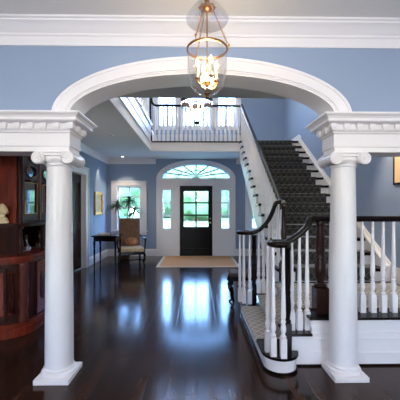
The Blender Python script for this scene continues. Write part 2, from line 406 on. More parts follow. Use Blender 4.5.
def window(n, x0, x1, z0, z1, cols, rows, casing=.155, sill=True):
    e = struct_empty(n, ((x0+x1)/2, YF, z0))
    fr = MB().plate(rect(x0-casing, x1+casing, z0-casing*.9, z1+casing*.9), [rect(x0, x1, z0, z1)], YF-.025, YF-.0005, 'y')
    fr.plate(rect(x0-casing, x1+casing, z0-casing*.9, z1+casing*.9), [rect(x0-casing+.03, x1+casing-.03, z0-.03+.03, z1+casing*.9-.03)], YF-.04, YF-.0255, 'y')
    fr.plate(rect(x0, x1, z0, z1), [rect(x0+.02, x1-.02, z0+.02, z1-.02)], YF-.02, YF+.15, 'y')
    fr.build('window_frame', 'white', e, world=True, smooth=0)
    s = MB(); a0, a1, b0, b1 = x0+.02, x1-.02, z0+.02, z1-.02; w = .045
    s.plate(rect(a0, a1, b0, b1), [rect(a0+w, a1-w, b0+w, b1-w)], YF+.05, YF+.09, 'y')
    for i in range(1, cols):
        x = a0+(a1-a0)*i/cols; s.box(x-.019, x+.019, YF+.055, YF+.085, b0+w, b1-w)
    for i in range(1, rows):
        z = b0+(b1-b0)*i/rows; k = .026 if i*2 == rows else .018
        s.box(a0+w, a1-w, YF+.056, YF+.084, z-k, z+k)
    s.build('sash', 'white', e, world=True, smooth=0)
    MB().box(a0+.01, a1-.01, YF+.068, YF+.072, b0+.01, b1-.01).build('pane', 'glass', e, world=True, smooth=0)
    if sill: MB().box(x0-casing-.03, x1+casing+.03, YF-.075, YF, z0-.045, z0-.012).build('sill', 'white', e, world=True, bevel=.006)
window('window_1', *WL, 2, 4); window('window_2', *WR, 2, 4)
for i, w in enumerate(UP): window('window_%d' % (i+3), *w, 2, 2, .1)

# entrance surround: pilasters, transom, arched casing
x_ = lambda d: CX+d
ho = [(x_(-1.19), 0), (x_(-1.19), ZS)]+[p for p in ell(CX, ZS, 1.19, .565, PI, 0, 40)][1:-1]+[(x_(1.19), ZS), (x_(1.19), 0)]
D0, D1, DH = -.495, .495, 2.125
fan = [(x_(-1.03), ZS+.02)]+ell(CX, ZS+.02, 1.03, .415, PI, 0, 40)[1:-1]+[(x_(1.03), ZS+.02)]
# one board: outer outline notched for the door, holes for fan and sidelights
notch = [(x_(D1), 0), (x_(D1), DH), (x_(D0), DH), (x_(D0), 0)]
sl_l = rect(x_(-1.01), x_(-.755), .82, 2.0); sl_r = rect(x_(.755), x_(1.01), .82, 2.0)
board = MB().plate(ho+notch, [fan, sl_l, sl_r], YF-.03, YF+.06, 'y')
# raised outer casing
casing_o = ho; 
def arch_band(a0, b0, a1, b1, y0, y1, zb, mb, n=40):
    o = [(x_(-a1), 0), (x_(-a1), zb)]+ell(CX, zb, a1, b1, PI, 0, n)[1:-1]+[(x_(a1), zb), (x_(a1), 0)]
    i = [(x_(a0), 0), (x_(a0), zb)]+ell(CX, zb, a0, b0, 0, PI, n)[1:-1]+[(x_(-a0), zb), (x_(-a0), 0)]
    return mb.plate(o+i, [], y0, y1, 'y')
arch_band(1.09, .475, 1.19, .565, YF-.055, YF-.03, ZS, board)
arch_band(1.155, .535, 1.19, .565, YF-.075, YF-.055, ZS, board)
for s_ in (-1, 1):
    for a, b in ((.52, .70),):
        xa, xb = sorted((x_(s_*a), x_(s_*b)))
        board.box(xa, xb, YF-.055, YF-.03, 0, 2.22)
        for k in range(3): board.box(xa+.03+k*.045, xa+.05+k*.045, YF-.065, YF-.055, .25, 2.1)
        board.box(xa-.012, xb+.012, YF-.075, YF-.03, 0, .2)
    xa, xb = sorted((x_(s_*.755), x_(s_*1.01)))
    board.plate(rect(xa, xb, .22, .74), [rect(xa+.05, xb-.05, .27, .69)], YF-.045, YF-.03, 'y')
    board.plate(rect(xa-.02, xb+.02, .80, 2.02), [rect(xa, xb, .82, 2.0)], YF-.045, YF-.03, 'y')
board.box(x_(-1.09), x_(1.09), YF-.06, YF-.03, 2.2, 2.235); board.box(x_(-1.09), x_(1.09), YF-.075, YF-.03, 2.30, 2.335)
struct('trim_10', board, 'white', smooth=0)

# fanlight and sidelights
e = struct_empty('window_6', (CX, YF, ZS))
MB().plate([(x_(-1.035), ZS+.015)]+ell(CX, ZS+.015, 1.035, .42, PI, 0, 40)[1:-1]+[(x_(1.035), ZS+.015)], [], YF+.03, YF+.034, 'y').build('pane', 'glass', e, world=True, smooth=0)
mu = MB(); zc = ZS+.03
for k in range(1, 8):
    t = PI*k/8
    p0 = Vector((x_(.13*math.cos(t)), YF+.02, zc+.12*math.sin(t))); p1 = Vector((x_(1.02*math.cos(t)), YF+.02, zc+.40*math.sin(t)))
    mu.sweep([p0, p1], [(-.014, -.019), (.014, -.019), (.014, .019), (-.014, .019)], side=(0, 1, 0))
for k in range(8):   # festoons between the radial bars
    t0, t1 = PI*k/8, PI*(k+1)/8; pts = []
    for q in range(9):
        t = t0+(t1-t0)*q/8; r = .60-.07*math.sin(PI*q/8)
        pts.append((x_(1.02*r*math.cos(t)), YF+.02, zc+.40*r*math.sin(t)))
    mu.tube(pts, .015, 6)
for k in range(9):   # shell hub
    t = PI*k/8; mu.sweep([(x_(0), YF+.015, zc), (x_(.125*math.cos(t)), YF+.005, zc+.135*math.sin(t))], [(-.02, -.012), (.02, -.012), (.012, .012), (-.012, .012)], side=(0, 1, 0), scale=[.4, 1.3])
mu.build('muntin', 'white', e, world=True, smooth=30)
for n, s_ in (('window_7', -1), ('window_8', 1)):
    xa, xb = sorted((x_(s_*.755), x_(s_*1.01)))
    e = struct_empty(n, ((xa+xb)/2, YF, .82))
    MB().box(xa-.01, xb+.01, YF+.03, YF+.034, .81, 2.01).build('pane', 'glass', e, world=True, smooth=0)
    g = MB()
    for z in (.82+1.18/3, .82+2.36/3): g.box(xa, xb, YF+.015, YF+.045, z-.022, z+.022)
    g.plate(rect(xa, xb, .82, 2.0), [rect(xa+.018, xb-.018, .838, 1.982)], YF+.01, YF+.05, 'y')
    g.build('muntin', 'white', e, world=True, smooth=0)

# black front door
e = struct_empty('door_1', (CX, YF, 0))
gx0, gx1, gz0, gz1 = x_(-.39), x_(.39), .86, 1.98
ph = [rect(x_(-.38), x_(-.05), .22, .72), rect(x_(.05), x_(.38), .22, .72)]
MB().plate(rect(x_(-.494), x_(.494), .005, 2.124), [rect(gx0, gx1, gz0, gz1)]+ph, YF+.005, YF+.05, 'y').build('door_leaf', 'black', e, world=True, bevel=.004)
pn = MB()
for p in ph:
    (u0, v0), _, (u1, v1), _ = p
    pn.box(u0, u1, YF+.03, YF+.04, v0, v1); pn.box(u0+.05, u1-.05, YF+.015, YF+.03, v0+.05, v1-.05)
    o = pn.build('door_panel', 'black', e, world=True, bevel=.006); pn = MB()
g = MB(); g.box(x_(-.024), x_(.024), YF+.01, YF+.045, gz0, gz1)
for k in (1, 2): z = gz0+(gz1-gz0)*k/3; g.box(gx0, gx1, YF+.01, YF+.045, z-.022, z+.022)
g.plate(rect(gx0, gx1, gz0, gz1), [rect(gx0+.018, gx1-.018, gz0+.018, gz1-.018)], YF+.0, YF+.05, 'y')
g.build('muntin', 'black', e, world=True, smooth=0)
MB().box(gx0, gx1, YF+.026, YF+.03, gz0, gz1).build('pane', 'glass', e, world=True, smooth=0)
h = MB(); h.lathe([(.03, 0), (.03, -.008), (.012, -.012), (.012, -.045), (.026, -.05), (.03, -.065), (.02, -.08), (.001, -.083)], (x_(.435), YF+.004, 1.0), 'y', 16)
h.build('door_handle', 'brass', e, world=True)
h = MB(); h.lathe([(.026, 0), (.026, -.012), (.012, -.02), (.001, -.022)], (x_(.435), YF+.004, 1.13), 'y', 16); h.build('deadbolt', 'brass', e, world=True)
for z in (.25, 1.05, 1.85): MB().lathe([(.01, -.06), (.01, .06)], (x_(-.49), YF-.004, z), 'z', 10).build('hinge', 'brass', e, world=True)
MB().box(x_(-.495), x_(.495), YF-.02, YF+.1, 0, .012).build('threshold', 'dark', e, world=True)

# doorway in the left wall: casing, jamb and a dark door
c = MB(); cw = .17
oo = [(DOOR_Y0-cw, 0), (DOOR_Y0-cw, DOOR_Z+cw), (DOOR_Y1+cw, DOOR_Z+cw), (DOOR_Y1+cw, 0)]
ii = [(DOOR_Y1, 0), (DOOR_Y1, DOOR_Z), (DOOR_Y0, DOOR_Z), (DOOR_Y0, 0)]
c.plate(oo+ii, [], XL, XL+.025, 'x')
c.plate([(DOOR_Y0-cw, 0), (DOOR_Y0-cw, DOOR_Z+cw), (DOOR_Y1+cw, DOOR_Z+cw), (DOOR_Y1+cw, 0), (DOOR_Y1+cw-.04, 0), (DOOR_Y1+cw-.04, DOOR_Z+cw-.04), (DOOR_Y0-cw+.04, DOOR_Z+cw-.04), (DOOR_Y0-cw+.04, 0)], [], XL+.025, XL+.04, 'x')
c.plate(ii+[(DOOR_Y0+.015, 0), (DOOR_Y0+.015, DOOR_Z-.015), (DOOR_Y1-.015, DOOR_Z-.015), (DOOR_Y1-.015, 0)], [], XL-.15, XL+.02, 'x')
struct('trim_11', c, 'white', smooth=0)
e = struct_empty('door_2', (XL-.1, 6.8, 0))
mid = (DOOR_Y0+DOOR_Y1)/2
for y0, y1 in ((DOOR_Y0+.02, mid-.002), (mid+.002, DOOR_Y1-.02)):
    phs = [rect(y0+.11, y1-.11, .25, .95), rect(y0+.11, y1-.11, 1.1, 2.05)]
    d = MB().plate(rect(y0, y1, .01, DOOR_Z-.02), phs, XL-.13, XL-.09, 'x')
    for p in phs: d.box(XL-.12, XL-.105, p[0][0], p[2][0], p[0][1], p[2][1])
    d.build('door_leaf', 'mahogdark', e, world=True, bevel=.004)
for s_ in (-1, 1):
    MB().lathe([(.02, 0), (.008, .01), (.008, .035), (.022, .045), (.022, .06), (.001, .068)], (XL-.09, mid+s_*.05, 1.0), 'x', 14).build('door_handle', 'brass', e, world=True)

# baseboards
def base_prof(path, mb):
    B = [(0, 0), (.022, 0), (.022, .17), (.014, .18), (.014, .2), (.006, .212), (0, .212)]
    m = len(B); vs = []
    for x, y, dx, dy in path:
        for d, z in B: vs.append((x+dx*d, y+dy*d, z))
    n = len(path)
    fs = [(i*m+q, i*m+(q+1) % m, (i+1)*m+(q+1) % m, (i+1)*m+q) for i in range(n-1) for q in range(m)]
    return mb.add(vs, fs+[tuple(range(m)), tuple(range((n-1)*m, n*m))])
struct('baseboard_left', base_prof([(XL, DOOR_Y1+cw, 1, 0), (XL, YF, 1, -1), (x_(-1.19), YF, 0, -1)], MB()), 'white', smooth=0)
struct('baseboard_left_near', base_prof([(XL, YB, 1, 0), (XL, DOOR_Y0-cw, 1, 0)], MB()), 'white', smooth=0)
struct('baseboard_front', base_prof([(x_(1.19), YF, 0, -1), (XR, YF, 0, -1)], MB()), 'white', smooth=0)
# upstairs baseboard on the right wall beyond the stair head
b = MB(); b.plate([(7.84, Z2), (YF, Z2), (YF, Z2+.2), (8.0, Z2+.2), (7.84, Z2+.12)], [], XR-.025, XR, 'x'); b.box(1.2, XR, YF-.025, YF, Z2, Z2+.2)
struct('baseboard_upper', b, 'white', smooth=0)

# ------------------------------------------------------------------ columns
def column(x, label):
    y = 2.71
    e = thing('column', (x, y, 0), label, 'column', 'white columns carrying the arch')
    MB().box(-.145, .145, -.163, .15, 0, .042).build('plinth', 'white', e, bevel=.004)
    MB().lathe([(.138, .042), (.143, .05), (.143, .06), (.136, .068), (.124, .071), (.122, .078), (.126, .084), (.126, .09), (.117, .096), (.116, .105)], seg=40).build('base', 'white', e)
    R0, R1 = .1155, .1
    pr = [(R0-(R0-R1)*((z-.105)/(1.79-.105))**1.6, z) for z in [.105+(1.79-.105)*i/14 for i in range(15)]]
    pr += [(R1, 1.80), (.107, 1.805), (.109, 1.812), (.107, 1.82), (.102, 1.822)]
    MB().lathe(pr, seg=48).build('shaft', 'white', e)
    MB().lathe([(.102, 1.822), (.106, 1.83), (.118, 1.845), (.126, 1.862), (.124, 1.88), (.1, 1.9)], seg=40).build('echinus', 'white', e)
    a = MB().box(-.145, .145, -.132, .132, 1.908, 1.926); a.box(-.135, .135, -.125, .125, 1.885, 1.909)
    a.build('abacus', 'white', e, bevel=.004)
    for s_ in (-1, 1):
        b = MB(); cz = 1.868; cx = s_*.122
        b.lathe([(.03, -.14), (.05, -.14), (.053, -.134), (.053, -.112), (.046, -.09), (.04, -.03), (.043, -.018), (.043, .018), (.04, .03), (.046, .09), (.053, .112), (.053, .134), (.05, .14), (.03, .14)], (cx, 0, cz), 'y', 28)
        for fy in (-.141, .141):
            pts = []
            for i in range(44):
                t = i/43*2.6*2*PI; r = .047-.038*i/43
                pts.append((cx-s_*r*math.sin(t), fy, cz+r*math.cos(t)))
            b.tube(pts, [.006-.003*i/43 for i in range(44)], 6)
            b.lathe([(.011, fy*1.0-.006), (.011, fy+.006)], (cx, 0, cz), 'y', 12)
        b.build('volute', 'white', e)
    return e
column(-1.192, 'white column left of the arch, beside the mahogany cabinet')
column(1.288, 'white column right of the arch, before the stair landing')

# ------------------------------------------------------------------ staircase
R_, G_, Y0_ = .18, .26, 4.2
NT = 15
nose = lambda Y: .45+R_*(1+(Y-Y0_)/G_)
XS = 1.14
st = thing('staircase', (1.9, 4.2, 0), 'white staircase with dark wooden treads, bullnose bottom step and landing', 'staircase')
def bull(x0, x1, y0, y1, cx, r, z0, z1, ov, mb):
    # step outline with rounded ends at both ends of its run
    pts = [(x1, y1), (x1, y0)]
    for i in range(19):
        t = 0-PI*i/18; pts.append((cx+(r+ov)*math.cos(t), y0+(r+ov)*math.sin(t)))
    pts2 = []
    for i in range(19):
        t = PI-PI*i/18; pts2.append((cx+(r+ov)*math.cos(t), y1+(r+ov)*math.sin(t)))
    return mb.plate(pts+pts2, [], z0, z1, 'z')
bull(.95, .86, 2.815, 4.24, .755, .145, .0, .128, 0, MB()).build('bottom_step', 'white', st, world=True)
bull(.95, .86, 2.815, 4.24, .755, .145, .0, .022, .012, MB()).build('shoe_moulding', 'dark', st, world=True)
bull(.95, .86, 2.815, 4.24, .755, .145, .128, .152, .02, MB()).build('tread', 'dark', st, world=True, bevel=.006)
MB().box(.84, 1.062, 2.838, 4.2, .0, .276).build('riser', 'white', st, world=True)
MB().box(.81, 1.059, 2.81, 4.22, .276, .3).build('tread', 'dark', st, world=True, bevel=.006)
# landing
ld = MB().box(1.06, XR, 2.84, 4.2, 0, .426)
ld.box(1.06, XR, 2.832, 2.84, .0, .12)
ld.box(1.04, XR, 2.825, 2.84, .395, .426); ld.box(1.045, XR, 2.82, 2.832, .36, .395); ld.box(1.05, XR, 2.828, 2.84, .285, .30); ld.box(1.05, XR, 2.83, 2.84, .24, .25)
ld.build('landing', 'white', st, world=True)
MB().box(.84, XR, 2.82, 2.83, 0, .016).build('shoe_moulding', 'dark', st, world=True)
MB().box(1.03, XR, 2.80, 4.2, .426, .45).build('landing_floor', 'dark', st, world=True, bevel=.006)
# the flight
for n in range(1, NT+1):
    y = Y0_+(n-1)*G_; z = .45+R_*n
    MB().box(XS, 2.575, y, y+.02, z-R_, z-.045).build('riser', 'white', st, world=True, smooth=0)
    if n < NT: MB().box(1.095, 2.575, y-.025, y+G_+.01, z-.045, z).build('tread', 'dark', st, world=True, bevel=.005)
    else: MB().box(1.095, 2.575, y-.025, 8.04, z-.045, z).build('tread', 'dark', st, world=True, bevel=.005)
def zig(off):
    pts = [(Y0_, .02 if off else .45)]
    pts = [(Y0_, .45)]
    for n in range(1, NT+1):
        y = Y0_+(n-1)*G_; z = .45+R_*n-.045
        pts += [(y, z), (min(y+G_, 8.02), z)]
    pts += [(8.02, 2.93), (8.02, nose(8.02)-.55), (Y0_, max(.0, nose(Y0_)-.61))]
    return pts
MB().plate(zig(0), [], 1.115, 1.145, 'x').build('stringer', 'white', st, world=True, smooth=0)
# brackets under each tread end
br = MB()
for n in range(2, NT+1):
    y = Y0_+(n-1)*G_; z = .45+R_*n-.045
    br.plate([(y+.01, z), (y+.23, z), (y+.2, z-.03), (y+.13, z-.05), (y+.09, z-.10), (y+.01, z-.13)], [], 1.105, 1.115, 'x')
br.build('tread_bracket', 'white', st, world=True, smooth=0)
so = MB(); pts = [(Y0_, 0.0), (8.02, nose(8.02)-.56), (8.02, nose(8.02)-.62), (Y0_+.15, 0)]
so.plate([(Y0_+.0, .03), (8.02, nose(8.02)-.55), (8.02, nose(8.02)-.57), (Y0_+.03, .0)], [], 1.116, XR-.002, 'x')
so.build('soffit', 'white', st, world=True, smooth=0)
# wall-side skirt board
sk = MB(); pts = []
sk.plate([(Y0_-.02, .45), (Y0_-.02, .66), (7.84, nose(7.84)+.02), (7.84, nose(7.84)-.5), (4.9, .45)], [], 2.575, XR-.002, 'x')
sk.build('skirt_board', 'white', st, world=True, smooth=0)
sk = MB(); sk.plate([(Y0_-.02, .655), (Y0_-.02, .685), (7.84, nose(7.84)+.05), (7.84, nose(7.84)+.02)], [], 2.63, XR-.001, 'x'); sk.box(XR-.025, XR-.001, 2.85, Y0_-.02, .45, .66)
sk.build('skirt_cap', 'white', st, world=True, smooth=0)

# trellis runner up the flight, and over landing and bottom steps
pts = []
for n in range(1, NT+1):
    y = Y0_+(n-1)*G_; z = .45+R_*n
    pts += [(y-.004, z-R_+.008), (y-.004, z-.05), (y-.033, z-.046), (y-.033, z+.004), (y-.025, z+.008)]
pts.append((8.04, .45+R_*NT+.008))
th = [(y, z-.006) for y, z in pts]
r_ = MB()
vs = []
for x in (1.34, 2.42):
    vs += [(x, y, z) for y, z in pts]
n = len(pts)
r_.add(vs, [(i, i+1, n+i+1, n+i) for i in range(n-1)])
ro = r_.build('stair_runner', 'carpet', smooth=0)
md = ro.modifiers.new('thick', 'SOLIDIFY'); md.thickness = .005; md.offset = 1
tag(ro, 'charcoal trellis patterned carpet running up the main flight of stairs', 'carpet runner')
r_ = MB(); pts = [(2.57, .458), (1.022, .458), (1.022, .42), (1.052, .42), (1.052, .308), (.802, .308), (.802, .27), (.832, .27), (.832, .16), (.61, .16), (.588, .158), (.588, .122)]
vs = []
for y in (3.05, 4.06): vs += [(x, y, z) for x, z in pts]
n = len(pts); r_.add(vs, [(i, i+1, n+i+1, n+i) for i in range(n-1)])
ro = r_.build('landing_carpet', 'carpet_lit_look', smooth=0)
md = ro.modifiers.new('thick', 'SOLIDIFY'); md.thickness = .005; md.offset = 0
tag(ro, 'trellis carpet painted brighter as if lit, over the landing and the two bottom steps', 'carpet runner')

# ------------------------------------------------------------------ balustrades
RAIL = [(.036*math.cos(t)*(1 if abs(math.sin(t)) < .8 else .8), .029*math.sin(t)) for t in [2*PI*i/14 for i in range(14)]]
def baluster_mesh(H, name='baluster', parent=None, k=1.0):
    b = MB().box(-.0255, .0255, -.0255, .0255, 0, .17)
    b.lathe([(.02, .17), (.027, .178), (.027, .186), (.016, .195), (.015, .205), (.024, .235), (.025, .255), (.019, .285), (.015, .30), (.022, .306), (.022, .316), (.015, .322),
             (.021, .345), (.0225, .37), (.021, .42), (.0165, .55*H+.1), (.012, H)], seg=12)
    b.v = [(x*k, y*k, z) for x, y, z in b.v]
    return b.build(name, 'white', parent, smooth=35)
def turned_newel(H, name, parent, loc, blk=.13, bh=.24, k=1.0, top=True):
    w = blk/2
    b = MB().box(-w, w, -w, w, 0, bh)
    q = [(.8*w, bh), (.95*w, bh+.012), (.95*w, bh+.03), (.6*w, bh+.045), (.55*w, bh+.07), (.8*w, bh+.11), (.92*w, bh+.16), (.85*w, bh+.21), (.62*w, bh+.25), (.55*w, bh+.27), (.75*w, bh+.28), (.75*w, bh+.30), (.58*w, bh+.315),
         (.70*w, bh+.36), (.72*w, bh+.42), (.6*w, bh+.5*(H-bh)+.08), (.5*w, H-.06), (.66*w, H-.045), (.66*w, H-.02), (.5*w, H)]
    q = sorted(q, key=lambda p: p[1])
    b.lathe(q, seg=20)
    o = b.build(name, 'newel', parent, smooth=35); o.location = loc; return o

def plain_newel(H, name, parent, loc):
    b = MB().box(-.032, .032, -.032, .032, 0, .24)
    b.lathe([(.024, .24), (.034, .25), (.034, .262), (.024, .275), (.026, .30), (.034, .36), (.033, .42), (.027, .5), (.030, .52), (.030, .53), (.026, .545), (.031, .62), (.028, H-.04), (.034, H-.03), (.034, H)], seg=18)
    o = b.build(name, 'dark', parent, smooth=35); o.location = loc; return o
def smooth_path(p, k=4):
    P = [Vector(q) for q in p]; out = []
    for i in range(len(P)-1):
        a, b, c, d = P[max(i-1, 0)], P[i], P[i+1], P[min(i+2, len(P)-1)]
        for j in range(k):
            t = j/k
            out.append(.5*((2*b)+(c-a)*t+(2*a-5*b+4*c-d)*t*t+(3*b-a-3*c+d)*t**3))
    out.append(P[-1]); return out
def volute(c, r, z):
    pts = []
    for i in range(26):
        t = PI/2+2.0*PI*(1-i/25)*1.0; rr = .03+(r-.03)*(i/25)
        pts.append((c[0]+rr*math.cos(t), c[1]+rr*math.sin(t), z))
    return pts    # ends at the top (t = 90 deg) heading +x side
# near balustrade: from the bullnose step up to the landing and along it
e = thing('landing_balustrade', (1.3, 2.9, .15), 'dark railed white balustrade along the front of the landing, nearest the camera', 'balustrade', 'stair balustrades')
VC = (.765, 2.815)
vp = volute(VC, .105, 1.125)
run = smooth_path([(VC[0]+.05, 2.92, 1.125), (.86, 2.92, 1.132), (.95, 2.92, 1.186), (1.017, 2.925, 1.243), (1.058, 2.93, 1.29), (1.072, 2.94, 1.325), (1.10, 2.95, 1.345), (1.16, 2.955, 1.345)])
path = vp[:-1]+[(VC[0]+.0, 2.92, 1.125)]+run+[(XR-.004, 2.955, 1.345)]
MB().sweep(path, RAIL).build('handrail', 'dark', e, world=True)
MB().lathe([(.001, 1.092), (.085, 1.094), (.092, 1.108), (.088, 1.142), (.001, 1.152)], (VC[0], VC[1], 0), seg=24).build('volute_cap', 'dark', e, world=True)
off = Vector(e.location)
plain_newel(.945, 'newel_post', e, Vector((.835, 2.845, .152))-off)
turned_newel(.885, 'newel_post', e, Vector((1.19, 2.965, .45))-off, blk=.125, bh=.24)
bl = baluster_mesh(.95, 'baluster', e); first = True
def put(H_obj, pts, e):
    global first
    for i, p in enumerate(pts):
        l = Vector(p)-Vector(e.location)
        if i == 0: H_obj.location = l
        else: child_copy(H_obj, e, l)
put(bl, [(.645, 2.80, .152), (.672, 2.715, .152), (.752, 2.68, .152), (.70, 2.91, .152)], e)
for x, z in ((.90, 1.15), (.972, 1.20), (1.045, 1.265)):
    put(baluster_mesh(z-.3-.012, 'baluster', e), [(x, 2.92, .3)], e)
put(baluster_mesh(.875, 'baluster', e), [(x, 2.955, .45) for x in [1.285+.1015*k for k in range(14)]], e)

# far side of the bottom steps and the main flight, then the stairwell edge upstairs
e = thing('flight_balustrade', (1.16, 4.2, .15), 'balustrade climbing the open side of the main flight, with scroll end beside the bench', 'balustrade', 'stair balustrades')
VC = (.67, 4.305)
def volute2(c, r, z):
    pts = []
    for i in range(26):
        t = -PI/2-2.0*PI*(1-i/25); rr = .03+(r-.03)*(i/25)
        pts.append((c[0]+rr*math.cos(t), c[1]+rr*math.sin(t), z))
    return pts
vp = volute2(VC, .10, 1.11)
run = smooth_path([(.72, 4.205, 1.11), (.80, 4.205, 1.125), (.88, 4.205, 1.175), (.962, 4.205, 1.262), (1.016, 4.20, 1.36), (1.05, 4.20, 1.45), (1.075, 4.19, 1.515), (1.11, 4.18, 1.53), (1.155, 4.19, 1.53)])
MB().sweep(vp+run, RAIL).build('handrail', 'dark', e, world=True)
MB().lathe([(.001, 1.078), (.075, 1.08), (.082, 1.094), (.078, 1.128), (.001, 1.138)], (VC[0], VC[1], 0), seg=24).build('volute_cap', 'dark', e, world=True)
hr = [(1.16, 4.15, 1.53), (1.16, 4.24, 1.53)]+[(1.16, y, nose(y)+.845) for y in [4.36+.46*k for k in range(9)]]
MB().sweep(hr, RAIL).build('handrail', 'dark', e, world=True)
off = Vector(e.location)
plain_newel(.93, 'newel_post', e, Vector((.785, 4.235, .152))-off)
turned_newel(1.06, 'newel_post', e, Vector((1.165, 4.135, .45))-off, blk=.105, bh=.26)
put(baluster_mesh(.93, 'baluster', e), [(.645, 4.225, .152), (.72, 4.20, .152), (.60, 4.30, .152), (.66, 4.37, .152)], e)
for x, z in ((.84, 1.14), (.905, 1.19), (.98, 1.28)):
    base = .152 if x < .83 else .3
    put(baluster_mesh(z-base-.01, 'baluster', e), [(x, 4.19, base)], e)
hA = baluster_mesh(.80, 'baluster', e); hB = baluster_mesh(.88, 'baluster', e)
A = []; B = []
for n in range(1, NT+1):
    y = Y0_+(n-1)*G_; z = .45+R_*n
    A.append((1.16, y+.045, z)); B.append((1.16, y+.175, z))
put(hA, A, e); put(hB, B, e)
e = thing('gallery_balustrade', (0, 8.06, Z2), 'white balustrade with dark rail along the upstairs gallery over the entrance', 'balustrade', 'stair balustrades')
off = Vector(e.location)
gp = smooth_path([(-1.20, 8.02, 4.56), (-1.185, 8.06, 4.42), (-1.17, 8.07, 4.25), (-1.13, 8.075, 4.15), (-1.05, 8.075, 4.115), (-.9, 8.075, 4.11)], 4)
MB().sweep(gp+[(1.16, 8.075, 4.11)], RAIL).build('handrail', 'dark', e, world=True)
MB().box(-1.20, 1.16, 8.03, 8.12, Z2, Z2+.03).build('shoe_rail', 'dark', e, world=True)
MB().sweep([(-1.205, 4.2, 4.56), (-1.205, 8.03, 4.56)], RAIL).build('handrail', 'dark', e, world=True)
MB().box(-1.25, -1.15, 4.17, 8.05, 3.565, 3.63).build('shoe_rail', 'dark', e, world=True)
for x in (-1.205, 1.165): turned_newel(.99 if x > 0 else 1.42, 'newel_post', e, Vector((x, 8.09, Z2))-off, blk=.09, bh=.24)
put(baluster_mesh(.92, 'baluster', e, 1.35), [(-1.09+.115*k, 8.075, Z2+.03) for k in range(20)], e)
put(baluster_mesh(.905, 'baluster', e), [(-1.21, 4.4+.24*k, 3.63) for k in range(15)], e)

# ------------------------------------------------------------------ hanging lights
LX, LY = .067, 2.0
e = thing('bell_jar_lantern', (LX, LY, 2.19), 'glass bell jar lantern with lit candles hanging before the arch', 'lantern')
out = [(.012, 2.185), (.04, 2.188), (.075, 2.203), (.105, 2.235), (.122, 2.28), (.127, 2.34), (.126, 2.40), (.124, 2.45), (.13, 2.475)]
MB().lathe(out, (LX, LY, 0), seg=40, cap=False).build('glass_bell', 'jar', e, world=True)
MB().lathe([(.126, 2.466), (.132, 2.466), (.135, 2.473), (.132, 2.48), (.126, 2.48)], (LX, LY, 0), seg=40, cap=False).build('rim_band', 'brass', e, world=True)
MB().lathe([(.001, 2.15), (.008, 2.155), (.012, 2.165), (.006, 2.172), (.016, 2.18), (.02, 2.19), (.001, 2.2)], (LX, LY, 0), seg=16).build('finial', 'brass', e, world=True)
MB().lathe([(.004, 2.66), (.13, 2.652), (.139, 2.665), (.12, 2.70), (.085, 2.745), (.05, 2.775), (.03, 2.785)], (LX, LY, 0), seg=36, cap=False).build('smoke_bell', 'jar', e, world=True)
hb = MB().lathe([(.004, 2.715), (.03, 2.725), (.042, 2.74), (.036, 2.755), (.02, 2.765), (.012, 2.80), (.006, 2.82), (.006, 2.96), (.05, 2.975), (.055, 3.0)], (LX, LY, 0), seg=20)
for k in range(8):
    t = 2*PI*k/8; hb.ball((LX+.042*math.cos(t), LY+.042*math.sin(t), 2.742), .013, 8, 6)
hb.build('ceiling_hub', 'brass', e, world=True)
MB().tube([(LX, LY, 2.73), (LX, LY, 2.25)], .0045, 8).build('stem', 'brass', e, world=True)
for k in range(3):
    t = PI/2+2*PI*k/3+.5; ch = MB()
    a = Vector((LX+.035*math.cos(t), LY+.035*math.sin(t), 2.735)); b = Vector((LX+.136*math.cos(t), LY+.136*math.sin(t), 2.50))
    N = 15; d = (b-a).normalized(); s1 = d.cross(Vector((0, 0, 1))).normalized(); s2 = d.cross(s1)
    for i in range(N):
        cc = a+(b-a)*(i+.5)/N; sv = s1 if i % 2 else s2; L = (b-a).length/N*.68
        ch.tube([cc+d*L*math.cos(q)+sv*.0055*math.sin(q) for q in [2*PI*j/10 for j in range(10)]], .0017, 5, closed=True)
    ch.tube([b, b+Vector((0.006*math.cos(t), .006*math.sin(t), -.012)), b+Vector((0, 0, -.035))], .003, 6)
    ch.ball((b.x+.004*math.cos(t), b.y+.004*math.sin(t), b.z), .008, 8, 6)
    ch.build('chain', 'brass', e, world=True)
cl = MB().lathe([(.001, 2.215), (.01, 2.22), (.006, 2.23), (.018, 2.245), (.024, 2.26), (.012, 2.272), (.006, 2.29)], (LX, LY, 0), seg=16)
for k in range(4):
    t = 2*PI*k/4+.35
    cl.tube(smooth_path([(LX, LY, 2.262), (LX+.03*math.cos(t), LY+.03*math.sin(t), 2.24), (LX+.06*math.cos(t), LY+.06*math.sin(t), 2.252), (LX+.066*math.cos(t), LY+.066*math.sin(t), 2.275)]), .004, 6)
    cl.lathe([(.004, 2.27), (.016, 2.274), (.018, 2.28), (.009, 2.284)], (LX+.066*math.cos(t), LY+.066*math.sin(t), 0), seg=12)
cl.build('candle_cluster', 'brass', e, world=True)
for k in range(4):
    t = 2*PI*k/4+.35; cx_, cy_ = LX+.066*math.cos(t), LY+.066*math.sin(t)
    cn = MB().lathe([(.0085, 2.284), (.0085, 2.355)], (cx_, cy_, 0), seg=12).build('candle', 'candle', e, world=True)
    fl = MB().lathe([(.001, 0), (.009, .008), (.011, .02), (.008, .036), (.001, .052)], (cx_-LX, cy_-LY, 2.355-2.19), seg=10).build('bulb', 'flame', cn)
